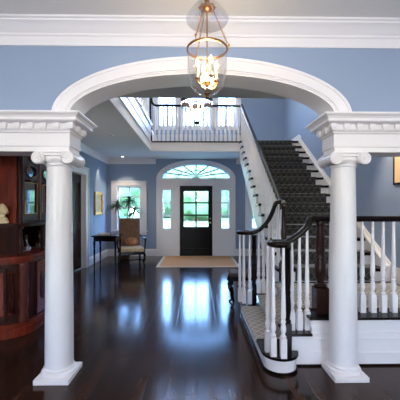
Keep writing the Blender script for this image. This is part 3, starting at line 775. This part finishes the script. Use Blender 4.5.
# stairwell chandelier
HX, HY = .0, 5.6
e = thing('crystal_chandelier', (HX, HY, 2.95), 'dark bronze chandelier with crystal drops and glass bowl hanging in the stairwell', 'chandelier')
rg = MB()
def torus(mb, R, r, z, seg=36): mb.tube([(HX+R*math.cos(2*PI*i/seg), HY+R*math.sin(2*PI*i/seg), z) for i in range(seg)], r, 8, closed=True)
torus(rg, .27, .026, 3.39); torus(rg, .27, .012, 3.35); torus(rg, .2, .010, 3.31)
for k in range(12):
    t = 2*PI*k/12; c_, s_ = math.cos(t), math.sin(t)
    rg.tube(smooth_path([(HX+.27*c_, HY+.27*s_, 3.39), (HX+.29*c_, HY+.29*s_, 3.42), (HX+.26*c_, HY+.26*s_, 3.45), (HX+.25*c_, HY+.25*s_, 3.42)]), .006, 6)
    if k % 2 == 0: rg.tube([(HX+.27*c_, HY+.27*s_, 3.39), (HX+.04*c_, HY+.04*s_, 3.72)], .006, 6)
rg.build('crown_ring', 'bronze', e, world=True)
MB().tube([(HX, HY, 3.70), (HX, HY, ZT)], .008, 8).build('hanging_rod', 'bronze', e, world=True)
MB().lathe([(.03, 2.995), (.09, 3.01), (.16, 3.06), (.21, 3.14), (.235, 3.23), (.24, 3.31)], (HX, HY, 0), seg=36, cap=False).build('glass_bowl', 'jar', e, world=True)
MB().lathe([(.001, 2.935), (.012, 2.945), (.02, 2.96), (.045, 2.985), (.05, 3.0), (.02, 3.015), (.001, 3.02)], (HX, HY, 0), seg=18).build('finial', 'bronze', e, world=True)
cd = None
for k in range(20):
    t = 2*PI*k/20; zz = 3.30+.02*(k % 2)
    if cd is None:
        cd = MB().lathe([(.001, -.05), (.013, -.03), (.016, -.015), (.006, 0), (.008, .008), (.001, .018)], seg=6).build('crystal_drop', 'crystal', e, smooth=0)
        cd.location = (.275*math.cos(t), .275*math.sin(t), zz-2.95)
    else: child_copy(cd, e, (.275*math.cos(t), .275*math.sin(t), zz-2.95))
sw = MB()
for k in range(12):
    t0, t1 = 2*PI*k/12, 2*PI*(k+1)/12
    for j in range(7):
        t = t0+(t1-t0)*(j+.5)/7; z = 3.36-.05*math.sin(PI*(j+.5)/7)
        sw.ball((HX+.285*math.cos(t), HY+.285*math.sin(t), z), .010, 6, 4)
sw.build('crystal_swag', 'crystal', e, world=True)
for k in range(6):
    t = 2*PI*k/6+.3; x, y = .13*math.cos(t), .13*math.sin(t)
    cn = MB().lathe([(.012, .28), (.012, .40)], (x, y, 0), seg=10).build('candle', 'candle', e)
    MB().lathe([(.001, .40), (.014, .41), (.015, .43), (.001, .465)], (x, y, 0), seg=10).build('bulb', 'softflame', cn)

# ------------------------------------------------------------------ china cabinet
CO = (-2.3, 4.05, 0)
cab = thing('china_cabinet', CO, 'carved mahogany china cabinet with glass doors behind the left column', 'cabinet')
plan = [(-2.69, 3.50), (-2.58, 3.455), (-2.42, 3.43), (-2.26, 3.432), (-2.12, 3.47), (-2.02, 3.55), (-1.97, 3.64), (-1.95, 3.72), (-1.95, 4.1), (-1.95, 4.5), (-1.98, 4.56), (-2.69, 4.6)]
def offs(p, d):
    n = len(p); out = []
    for i in range(n):
        a, b, c = Vector(p[i-1]), Vector(p[i]), Vector(p[(i+1) % n])
        e1 = (b-a).normalized(); e2 = (c-b).normalized()
        n1 = Vector((e1.y, -e1.x)); n2 = Vector((e2.y, -e2.x)); k = n1+n2; k = k/max(k.length_squared, .2)*2*1
        out.append((min(max(b.x+k.x*d, -2.69), 9) if p[i][0] > -2.685 else -2.69, b.y+k.y*d))
    return out
L = lambda d, z0, z1, mb: mb.plate(offs(plan, d), [], z0, z1, 'z')
L(0, .06, .86, MB()).build('carcass', 'mahogdark', cab, world=True, smooth=50)
bm = MB(); L(.035, 0, .07, bm); L(.045, .07, .095, bm); L(.03, .095, .12, bm); L(.02, .12, .15, bm); bm.build('base_moulding', 'mahog', cab, world=True, smooth=50)
tm = MB(); L(.015, .82, .84, tm); L(.03, .84, .862, tm); L(.045, .862, .89, tm); L(.03, .89, .90, tm); tm.build('worktop', 'mahog', cab, world=True, smooth=50)
sh = MB(); L(-.02, 1.235, 1.25, sh); L(-.0, 1.25, 1.275, sh); sh.build('shelf', 'mahogdark', cab, world=True, smooth=50)
# curved framed panel on the bowed near end
def ribbon(seq, z0, z1, d0, d1, mb):
    P = offs(plan, d0); Q = offs(plan, d1)
    for i in range(len(seq)-1):
        a, b = seq[i], seq[i+1]
        vs = [(*P[a], z0), (*P[b], z0), (*P[b], z1), (*P[a], z1), (*Q[a], z0), (*Q[b], z0), (*Q[b], z1), (*Q[a], z1)]
        mb.add(vs, [(0, 1, 2, 3), (4, 7, 6, 5), (0, 4, 5, 1), (3, 2, 6, 7), (1, 5, 6, 2), (0, 3, 7, 4)])
    return mb
ep = MB(); s5 = [1, 2, 3, 4]
ribbon(s5, .20, .78, .0, .012, ep); ep.build('end_panel', 'mahog', cab, world=True, smooth=50)
fr = MB(); ribbon(s5, .20, .25, .005, .03, fr); ribbon(s5, .73, .78, .005, .03, fr)
P = offs(plan, .018)
for i in (1, 4): fr.tube([(P[i][0], P[i][1], .20), (P[i][0], P[i][1], .78)], .02, 8)
fr.build('panel_frame', 'mahogdark', cab, world=True, smooth=50)
pm = MB(); Q = [Vector(p) for p in offs(plan, .016)[1:6]]
def along(t):
    t *= len(Q)-1; i = min(int(t), len(Q)-2); return Q[i].lerp(Q[i+1], t-i)
for a_, z0_, z1_, rr_ in ((.08, .265, .72, .014), (.14, .30, .685, .008)):
    lo = [along(a_+(.96-2*a_)*q/12) for q in range(13)]
    pm.tube([(p.x, p.y, z0_) for p in lo]+[(p.x, p.y, z1_) for p in reversed(lo)], rr_, 6, closed=True)
pm.build('panel_moulding', 'mahog', cab, world=True, smooth=50)
cv = MB(); ribbon([2, 3], .33, .66, .01, .028, cv)
for q in range(9):
    t = 2*PI*q/9; cv.ball((-2.34+.08*math.cos(t), 3.42, .49+.12*math.sin(t)), .035, 8, 6, sy=.5)
cv.ball((-2.34, 3.415, .49), .06, 10, 8, sy=.4)
cv.build('carving', 'carve', cab, world=True, smooth=50)
# carved corner post
cp = MB(); P = offs(plan, .01)
cp.lathe([(.05, .15), (.06, .2), (.045, .26), (.06, .36), (.05, .46), (.062, .58), (.05, .7), (.06, .76), (.05, .82)], (-2.0, 3.60, 0), seg=16)
cp.build('corner_post', 'carve', cab, world=True)
# front doors below
for y0, y1, xf in ((3.78, 4.10, -1.95), (4.14, 4.46, -1.95)):
    d = MB().plate(rect(y0, y1, .17, .80), [rect(y0+.06, y1-.06, .23, .74)], xf, xf+.022, 'x')
    d.box(xf-.03, xf+.006, y0+.06, y1-.06, .23, .74)
    d_ = d.build('cabinet_door', 'mahog', cab, world=True, bevel=.004)
    m_ = MB(); m_.ball((xf+.006, (y0+y1)/2, .49), .09, 12, 8, sx=.25, sz=2); m_.build('carving', 'carve', d_).location = (0, 0, 0)
    m2 = d_.children[0]; m2.location = -Vector(CO)
    k_ = MB().lathe([(.006, 0), (.006, .015), (.014, .022), (.001, .032)], (xf+.022, y1-.03, .52), 'x', 10).build('knob', 'brass', d_); k_.location = -Vector(CO)
# open niche
MB().box(-2.67, -2.655, 3.70, 4.48, .90, 1.235).build('mirror_back', 'mirror', cab, world=True, smooth=0)
MB().box(-2.66, -2.10, 3.70, 3.72, .90, 1.235).build('niche_side', 'mahogdark', cab, world=True, smooth=0)
col = [(.03, .90), (.034, .92), (.018, .94), (.028, .98), (.032, 1.03), (.022, 1.09), (.016, 1.12), (.026, 1.14), (.02, 1.17), (.018, 1.2), (.032, 1.215), (.032, 1.235)]
for x, y in ((-2.04, 3.62), (-2.0, 4.05), (-2.02, 4.46), (-2.45, 3.50)):
    MB().lathe(col, (x, y, 0), seg=16).build('turned_column', 'mahogdark', cab, world=True)
MB().box(-2.66, -2.06, 4.46, 4.48, .90, 1.235).build('niche_side', 'mahogdark', cab, world=True, smooth=0)
# hutch
hx = -2.035
MB().box(-2.69, hx-.03, 3.62, 4.5, 1.275, 1.30).build('hutch_floor', 'mahogdark', cab, world=True)
MB().box(-2.69, hx-.04, 3.60, 3.62, 1.275, 2.24).build('hutch_end', 'mahog', cab, world=True)
MB().box(-2.69, hx-.03, 4.48, 4.5, 1.275, 2.24).build('hutch_end', 'mahog', cab, world=True)
MB().box(-2.69, -2.67, 3.62, 4.48, 1.3, 2.24).build('hutch_back', 'mahogdark', cab, world=True)
MB().box(-2.67, hx-.06, 3.62, 4.48, 1.72, 1.728).build('glass_shelf', 'glass', cab, world=True)
MB().lathe([(.036, 1.275), (.04, 1.29), (.032, 1.31)]+[(.03+.004*(i % 2), 1.32+.02*i) for i in range(38)]+[(.032, 2.1), (.045, 2.13), (.04, 2.24)], (hx-.01, 3.625, 0), seg=16).build('fluted_stile', 'mahogdark', cab, world=True)
cr = MB()
for d, z0, z1 in ((.0, 2.2, 2.24), (.02, 2.24, 2.27), (.05, 2.27, 2.30), (.08, 2.30, 2.34)): cr.box(-2.69, hx+d, 3.58-d, 4.52+d, z0, z1)
cr.build('cornice', 'mahogdark', cab, world=True)
for i in range(2):
    y0 = 3.655+.405*i; y1 = y0+.37
    ov = [((y0+y1)/2+.125*math.cos(2*PI*q/28), 1.895+.075*math.sin(2*PI*q/28)) for q in range(28)]
    d_ = MB().plate(rect(y0, y1, 1.30, 2.19), [rect(y0+.05, y1-.05, 1.385, 1.755), ov], hx-.025, hx, 'x').build('glass_door', 'mahogdark', cab, world=True, bevel=.003)
    for nm, mm, mb in (('pane', 'glass', MB().box(hx-.014, hx-.011, y0+.04, y1-.04, 1.375, 1.99)),
                       ('gilt_bead', 'brass', MB().plate(rect(y0+.045, y1-.045, 1.38, 1.76), [rect(y0+.051, y1-.051, 1.386, 1.754)], hx, hx+.004, 'x')),
                       ('carving', 'carve', MB().tube([(hx+.004, p, z) for p, z in ov], .012, 8, closed=True).ball((hx+.003, (y0+y1)/2, 2.05), .06, 10, 8, sx=.3, sz=.6).ball((hx+.003, (y0+y1)/2, 1.785), .04, 10, 8, sx=.3, sz=.5))):
        o = mb.build(nm, mm, d_); o.location = -Vector(CO)
    if i < 1: MB().box(hx-.03, hx+.012, y1, y1+.035, 1.30, 2.19).build('stile', 'mahog', cab, world=True, bevel=.008)
# things in and on the cabinet
u = MB().lathe([(.055, 0), (.066, .008), (.066, .02), (.06, .04), (.052, .058), (.036, .07), (.030, .085), (.034, .10), (.058, .108), (.067, .118), (.066, .132), (.058, .15), (.052, .17), (.04, .195), (.022, .216), (.001, .228)], seg=28)
u = u.build('ceramic_urn', 'cream'); u.location = (-2.185, 3.515, 1.276); tag(u, 'cream carved ceramic urn at the near end of the cabinet shelf', 'urn')
gl = [(.03, 0), (.045, .01), (.048, .05), (.03, .09), (.014, .11), (.014, .16), (.02, .17), (.006, .175), (.016, .19), (.018, .205), (.001, .22)]
for (x, y, s_, lb) in ((-2.12, 3.90, 1.0, 'clear glass decanter with stopper in the near bay of the cabinet niche'), (-2.12, 4.22, 1.15, 'taller glass decanter in the middle bay of the cabinet niche')):
    o = MB().lathe([(r*s_, z*s_) for r, z in gl], seg=16).build('decanter', 'crystal'); o.location = (x, y, .901); tag(o, lb, 'decanter', 'glass decanters in the cabinet')
o = MB().lathe([(.04, 0), (.05, .006), (.02, .014), (.07, .05), (.095, .10), (.092, .10), (.06, .05), (.02, .022)], seg=24, cap=False).build('glass_bowl', 'crystal'); o.location = (-2.30, 3.86, .901)
tag(o, 'small clear glass bowl at the near end of the cabinet niche', 'bowl')
o = MB().lathe([(.05, 0), (.06, .01), (.03, .03), (.075, .10), (.09, .18), (.06, .24), (.035, .27), (.05, .3)], seg=24).build('porcelain_vase', 'paper'); o.location = (-2.3, 3.87, 1.301)
tag(o, 'pale porcelain vase behind the nearest glass door of the cabinet', 'vase')

# ------------------------------------------------------------------ foyer furniture
# armchair
ac = thing('armchair', (-1.66, 7.85, 0), 'high backed armchair with tapestry back and floral seat before the left window', 'armchair', rz=math.radians(18))
S = MB().box(-.30, .30, -.28, .28, .36, .47).build('seat', 'floral', ac, bevel=.035)
MB().box(-.31, .31, -.29, .29, .30, .37).build('seat_rail', 'dark', ac, bevel=.01)
Rx = Matrix.Rotation(math.radians(-9), 3, 'X')
MB().obox((0, .33, .80), (.54, .09, .76), Rx).build('backrest', 'leather', ac, bevel=.03)
for s_ in (-1, 1):
    fl_ = MB().tube(smooth_path([(s_*.29, -.26, .33), (s_*.305, -.285, .25), (s_*.285, -.265, .12), (s_*.30, -.30, .03), (s_*.30, -.30, 0)]), [.03]*4+[.032]*4+[.022]*4+[.026]*4+[.03], 8)
    fl_.build('leg', 'dark', ac)
    MB().tube([(s_*.26, .27, .33), (s_*.265, .32, .15), (s_*.27, .36, 0)], [.026, .024, .02], 8).build('leg', 'dark', ac)
    am = MB().tube(smooth_path([(s_*.27, .32, .74), (s_*.31, .15, .72), (s_*.33, -.05, .68), (s_*.34, -.24, .69), (s_*.33, -.29, .66)]), .026, 8)
    am.tube(smooth_path([(s_*.33, -.22, .67), (s_*.34, -.14, .56), (s_*.32, -.18, .45), (s_*.31, -.2, .36)]), .02, 8)
    am.build('arm', 'dark', ac)
MB().tube([(-.28, -.27, .12), (-.27, .33, .14)], .014, 8).build('stretcher', 'dark', ac)
MB().tube([(.28, -.27, .12), (.27, .33, .14)], .014, 8).build('stretcher', 'dark', ac)
MB().tube([(-.275, .03, .13), (.275, .03, .13)], .014, 8).build('stretcher', 'dark', ac)
pl = MB().ball((0, 0, 0), .16, 20, 12, sx=1.05, sy=.42, sz=.72).build('throw_pillow', 'pillow'); pl.location = (-1.68, 7.98, .592); pl.rotation_euler = (math.radians(-14), 0, math.radians(18))
tag(pl, 'rust patterned throw pillow propped on the armchair seat', 'pillow')
# side table
tb = thing('side_table', (-2.06, 7.20, 0), 'dark wooden side table with turned legs left of the armchair', 'side table')
MB().box(-.29, .29, -.27, .27, .80, .83).build('tabletop', 'dark', tb, bevel=.006)
MB().box(-.25, .25, -.23, .23, .70, .80).build('apron', 'dark', tb, bevel=.004)
lg = MB().lathe([(.014, 0), (.018, .03), (.013, .06), (.018, .3), (.022, .5), (.018, .55), (.026, .57), (.018, .59), (.026, .62), (.026, .71)], seg=12).build('leg', 'dark', tb)
lg.location = (-.235, -.215, 0)
for x, y in ((.235, -.215), (-.235, .215), (.235, .215)): child_copy(lg, tb, (x, y, 0))
b = MB().box(-.13, .13, -.09, .09, 0, .035).build('book', 'paper', bevel=.004); b.location = (-2.16, 7.28, .83); b.rotation_euler = (0, 0, .3); tag(b, 'closed pale book lying on the dark side table', 'book')
# plant
pt = thing('potted_dracaena', (-1.98, 8.55, 0), 'potted dracaena with three strap leaved heads before the left window', 'plant')
MB().lathe([(.11, 0), (.13, .01), (.165, .3), (.18, .33), (.18, .36), (.165, .36), (.15, .31)], seg=24).build('pot', 'pot', pt)
MB().lathe([(.001, .325), (.158, .32)], seg=20, cap=False).build('soil', 'grey', pt)
for hx_, hy_, hz_, nl in ((-.20, -.05, 1.53, 60), (.12, .02, 1.64, 60), (.27, -.02, 1.36, 40)):
    MB().tube(smooth_path([(hx_*.2, hy_*.2, .31), (hx_*.4, hy_*.3, .8), (hx_, hy_, hz_)]), .014, 8).build('cane', 'stem', pt)
    lv = MB()
    for k in range(nl):
        t = 2*PI*k*.382+random.random()*.4; ln = random.uniform(.18, .31); el = random.uniform(.0, 1.45)
        pts = []; w = .025
        for j in range(7):
            q = j/6; rr = ln*(math.cos(el)*q+.25*q*q); zz = ln*(math.sin(el)*q-.75*q*q*(1.2-el*.35))
            pts.append(Vector((hx_+rr*math.cos(t), hy_+rr*math.sin(t), hz_+zz-.06+.1*k/nl)))
        sd = Vector((-math.sin(t), math.cos(t), 0)); vs = []
        for j, p in enumerate(pts):
            ww = w*(1-(j/6)**2)*(.5+.5*min(1, j/2))+.001
            vs += [p-sd*ww, p+Vector((0, 0, -.004)), p+sd*ww]
        lv.add(vs, [(j*3+a, j*3+a+1, j*3+a+4, j*3+a+3) for j in range(6) for a in (0, 1)])
    o = lv.build('foliage', 'leaf', pt, smooth=60)
    md = o.modifiers.new('thick', 'SOLIDIFY'); md.thickness = .002
# paintings
def framed(name, x, y0, y1, z0, z1, side, mm, label, fm='gold', w=.07):
    e = thing(name, (x, (y0+y1)/2, z0), label, 'painting')
    s_ = side
    k = .35 if side < 0 else 1
    a, b = sorted((x+s_*.002, x+s_*.03*k)); MB().plate(rect(y0, y1, z0, z1), [rect(y0+w, y1-w, z0+w, z1-w)], a, b, 'x').plate(rect(y0, y1, z0, z1), [rect(y0+.025, y1-.025, z0+.025, z1-.025)], *sorted((x+s_*.03*k, x+s_*.042*k)), 'x').build('frame', fm, e, world=True, bevel=.004)
    a, b = sorted((x+s_*.003, x+s_*.008)); MB().box(a, b, y0+w-.01, y1-w+.01, z0+w-.01, z1-w+.01).build('canvas', mm, e, world=True)
    return e
framed('painting', XL, 8.2, 8.86, 1.27, 1.88, 1, 'canvas', 'gilt framed landscape painting on the left wall under a spotlight')
framed('painting', XR, 3.45, 4.14, 1.76, 2.2, -1, 'parch', 'pale picture in a dark frame on the right wall over the landing', 'bronze', .022)
# entrance rug
e = thing('entrance_rug', (.035, 8.43, 0), 'tan woven rug with pale binding before the black front door', 'rug')
MB().box(-.96, .96, -.80, .80, .0, .012).build('weave', 'rug', e)
MB().plate(rect(-1.03, 1.03, -.87, .87), [rect(-.96, .96, -.80, .80)], .0, .014, 'z').build('binding', 'rugedge', e)
# bench beside the stairs
bn = thing('bench', (.76, 4.66, 0), 'dark upholstered bench with curved legs beside the staircase', 'bench')
MB().box(-.27, .27, -.16, .16, .44, .50).build('seat_cushion', 'linen', bn, bevel=.02)
MB().box(-.265, .265, -.155, .155, .385, .442).build('seat_rail', 'dark', bn, bevel=.008)
for sx in (-1, 1):
    for sy in (-1, 1):
        MB().tube(smooth_path([(sx*.235, sy*.13, .43), (sx*.262, sy*.15, .33), (sx*.235, sy*.13, .16), (sx*.22, sy*.12, .05), (sx*.25, sy*.145, .012), (sx*.255, sy*.15, .006)]), [.032]*4+[.03]*4+[.018]*4+[.013]*4+[.016]*5, 8).build('leg', 'dark', bn)

# ceiling fittings
def downlight(x, y, z, label, lit=True, group='recessed ceiling lights'):
    e = thing('recessed_light', (x, y, z), label, 'ceiling light', group)
    MB().lathe([(.045, -.001), (.07, -.001), (.072, -.008), (.05, -.012), (.045, -.004)], seg=24, cap=False).build('trim_ring', 'white', e)
    MB().lathe([(.001, -.003), (.046, -.003)], seg=24, cap=False).build('lens', 'lens' if lit else 'grey', e)
    return e
downlight(-2.13, 8.95, ZC, 'small lit recessed ceiling light nearest the entrance wall')
downlight(-1.75, 6.35, ZC, 'unlit dark recessed ceiling light left of the stairwell', lit=False)

# ------------------------------------------------------------------ outside
struct('lawn', MB().box(-60, 60, 11.4, 90, -.6, -.35), 'lawn', smooth=0)
struct('porch_floor', MB().box(-3.5, 3.5, 9.55, 11.4, -.35, -.05), 'stone', smooth=0)
def tree(x, y, h, r, label, kind='tree'):
    e = thing(kind, (x, y, -.4), label, 'tree' if kind == 'tree' else 'shrub', 'plants outside the front windows')
    b = bmesh.new(); bmesh.ops.create_icosphere(b, subdivisions=4, radius=1)
    for v in b.verts:
        p = v.co.copy(); d = 1+.35*noise.noise(p*2.1+Vector((x, y, 0)))+.16*noise.noise(p*6+Vector((y, x, 3)))
        v.co = Vector((p.x*r*d, p.y*r*d, p.z*h*.5*d+h*.5 if kind == 'tree' else p.z*h*.55*d+h*.45))
    me = bpy.data.meshes.new('crown'); b.to_mesh(me); b.free()
    for p in me.polygons: p.use_smooth = True
    o = bpy.data.objects.new('crown' if kind == 'tree' else 'foliage', me); COL.objects.link(o); o.parent = e; me.materials.append(M['crown' if kind == 'tree' else 'hedge'])
    MB().tube([(0, 0, 0), (.05, 0, h*.3), (0, .05, h*.6)], [r*.11, r*.08, r*.04], 8).build('trunk', 'bark', e)
tree(-11.5, 36, 8.4, 4.2, 'leafy tree furthest left beyond the lawn, through the left window')
tree(-7.4, 57, 12, 5.2, 'leafy tree beyond the lawn, through the left sidelight')
tree(-.1, 44, 9.2, 4.2, 'leafy tree beyond the lawn, straight through the front door glass')
tree(7.4, 57, 12, 5.2, 'leafy tree beyond the lawn, through the right sidelight')
tree(12.6, 36, 8.4, 4.2, 'leafy tree furthest right beyond the lawn, through the right window')
tree(-5.2, 17, 1.7, 1.5, 'rounded shrub on the lawn outside the left window', 'shrub')
tree(5.6, 17, 1.7, 1.5, 'rounded shrub on the lawn outside the right window', 'shrub')

# ------------------------------------------------------------------ light
w = bpy.data.worlds.new('sky'); sc.world = w; w.use_nodes = True
nt = w.node_tree; bg = nt.nodes['Background']
sky = nt.nodes.new('ShaderNodeTexSky'); sky.sky_type = 'NISHITA'; sky.sun_disc = False; sky.sun_elevation = math.radians(38); sky.sun_rotation = math.radians(180)
sky.air_density = 1.2; sky.dust_density = 1.0
tint = nt.nodes.new('ShaderNodeMix'); tint.data_type = 'RGBA'; tint.blend_type = 'MULTIPLY'; tint.inputs[0].default_value = 1
tint.inputs[7].default_value = (.66, .87, 1.2, 1)
nt.links.new(sky.outputs[0], tint.inputs[6]); nt.links.new(tint.outputs[2], bg.inputs[0]); bg.inputs[1].default_value = 4.8
def light(name, kind, loc, energy, col=(1, 1, 1), rot=(0, 0, 0), **k):
    l = bpy.data.lights.new(name, kind); l.energy = energy; l.color = col
    for a, v in k.items(): setattr(l, a, v)
    o = bpy.data.objects.new(name, l); COL.objects.link(o); o.location = loc; o.rotation_euler = rot; return o
light('sun', 'SUN', (-30, -2, 28), 2, (1, .96, .9), Vector((30, 2, -28)).to_track_quat('-Z', 'Y').to_euler(), angle=.01)
# added fill lamps, set just inside the unseen rear wall's two openings
for x, ww in ((-2.6, .5), (2.6, .5)):
    light('rear_fill', 'AREA', (x, -3.2, 1.6), 64, (1, .97, .97), (math.radians(90), 0, 0), shape='RECTANGLE', size=ww, size_y=1.2)
# added fill lamps below the near room's ceiling, out of view, no fittings
for x in (-2.2, 2.2):
    for y in (-.6, 1.4): light('near_room_fill', 'AREA', (x, y, 2.98), 7, (1, .97, .94), (0, 0, 0), shape='DISK', size=.14)
# foyer lamps, with one added fill among them
light('foyer_downlight', 'SPOT', (-2.13, 8.95, 2.9), 50, (1, .84, .62), (0, 0, 0), spot_size=1.6, spot_blend=.6, shadow_soft_size=.04)
light('foyer_fill', 'AREA', (-2.1, 5.3, .95), 6, (1, .95, .88), (math.radians(180), 0, 0), shape='DISK', size=.4)  # added hidden uplight to lift the foyer ceiling, no fixture there
light('landing_downlight', 'SPOT', (1.75, 3.6, 5.5), 150, (1, .93, .82), (0, 0, 0), spot_size=.55, spot_blend=.6, shadow_soft_size=.1)
light('picture_spot', 'SPOT', (-2.45, 8.53, 2.9), 45, (1, .84, .62), (0, math.radians(14), 0), spot_size=.75, spot_blend=.7, shadow_soft_size=.03)
light('landing_picture_spot', 'SPOT', (2.25, 3.9, 2.9), 90, (1, .8, .58), (0, math.radians(-22), 0), spot_size=1.3, spot_blend=.7, shadow_soft_size=.05)
light('bounced_flash', 'AREA', (0, -.5, 1.95), 98, (.98, .98, 1), (math.radians(170), 0, 0), shape='DISK', size=.3)
light('lantern_glow', 'POINT', (LX, LY, 2.38), 10, (1, .78, .5), shadow_soft_size=.05)
light('chandelier_glow', 'POINT', (HX, HY, 3.42), 75, (1, .85, .66), shadow_soft_size=.1)
# daylight through the upstairs windows, and an unseen fill added above the stair hall
light('upper_window_daylight', 'AREA', (0, 9.3, 4.75), 36, (.96, .96, .93), (math.radians(-90), 0, 0), shape='RECTANGLE', size=2.4, size_y=1.1)
light('upper_hall_fill', 'AREA', (1.6, 6.2, 5.5), 30, (1, .90, .68), (0, 0, 0), shape='RECTANGLE', size=1.2, size_y=2)

# ------------------------------------------------------------------ camera and look
cam = bpy.data.cameras.new('camera'); co = bpy.data.objects.new('camera', cam); COL.objects.link(co)
co.location = (0, 0, 1.45); co.rotation_euler = (math.radians(90), 0, math.radians(-.85))
cam.sensor_fit = 'HORIZONTAL'; cam.sensor_width = 36; cam.lens = 310/400*36; cam.shift_y = 8/400; cam.shift_x = -1.3/400
cam.clip_start = .05; cam.clip_end = 300
sc.camera = co
sc.view_settings.view_transform = 'Standard'; sc.view_settings.look = 'None'; sc.view_settings.gamma = 1; sc.view_settings.use_curve_mapping = False
sc.view_settings.exposure = 0
sc.cycles.use_denoising = True
sc.cycles.max_bounces = 10; sc.cycles.transparent_max_bounces = 24; sc.cycles.diffuse_bounces = 5
sc.cycles.sample_clamp_indirect = 8; sc.cycles.caustics_reflective = False
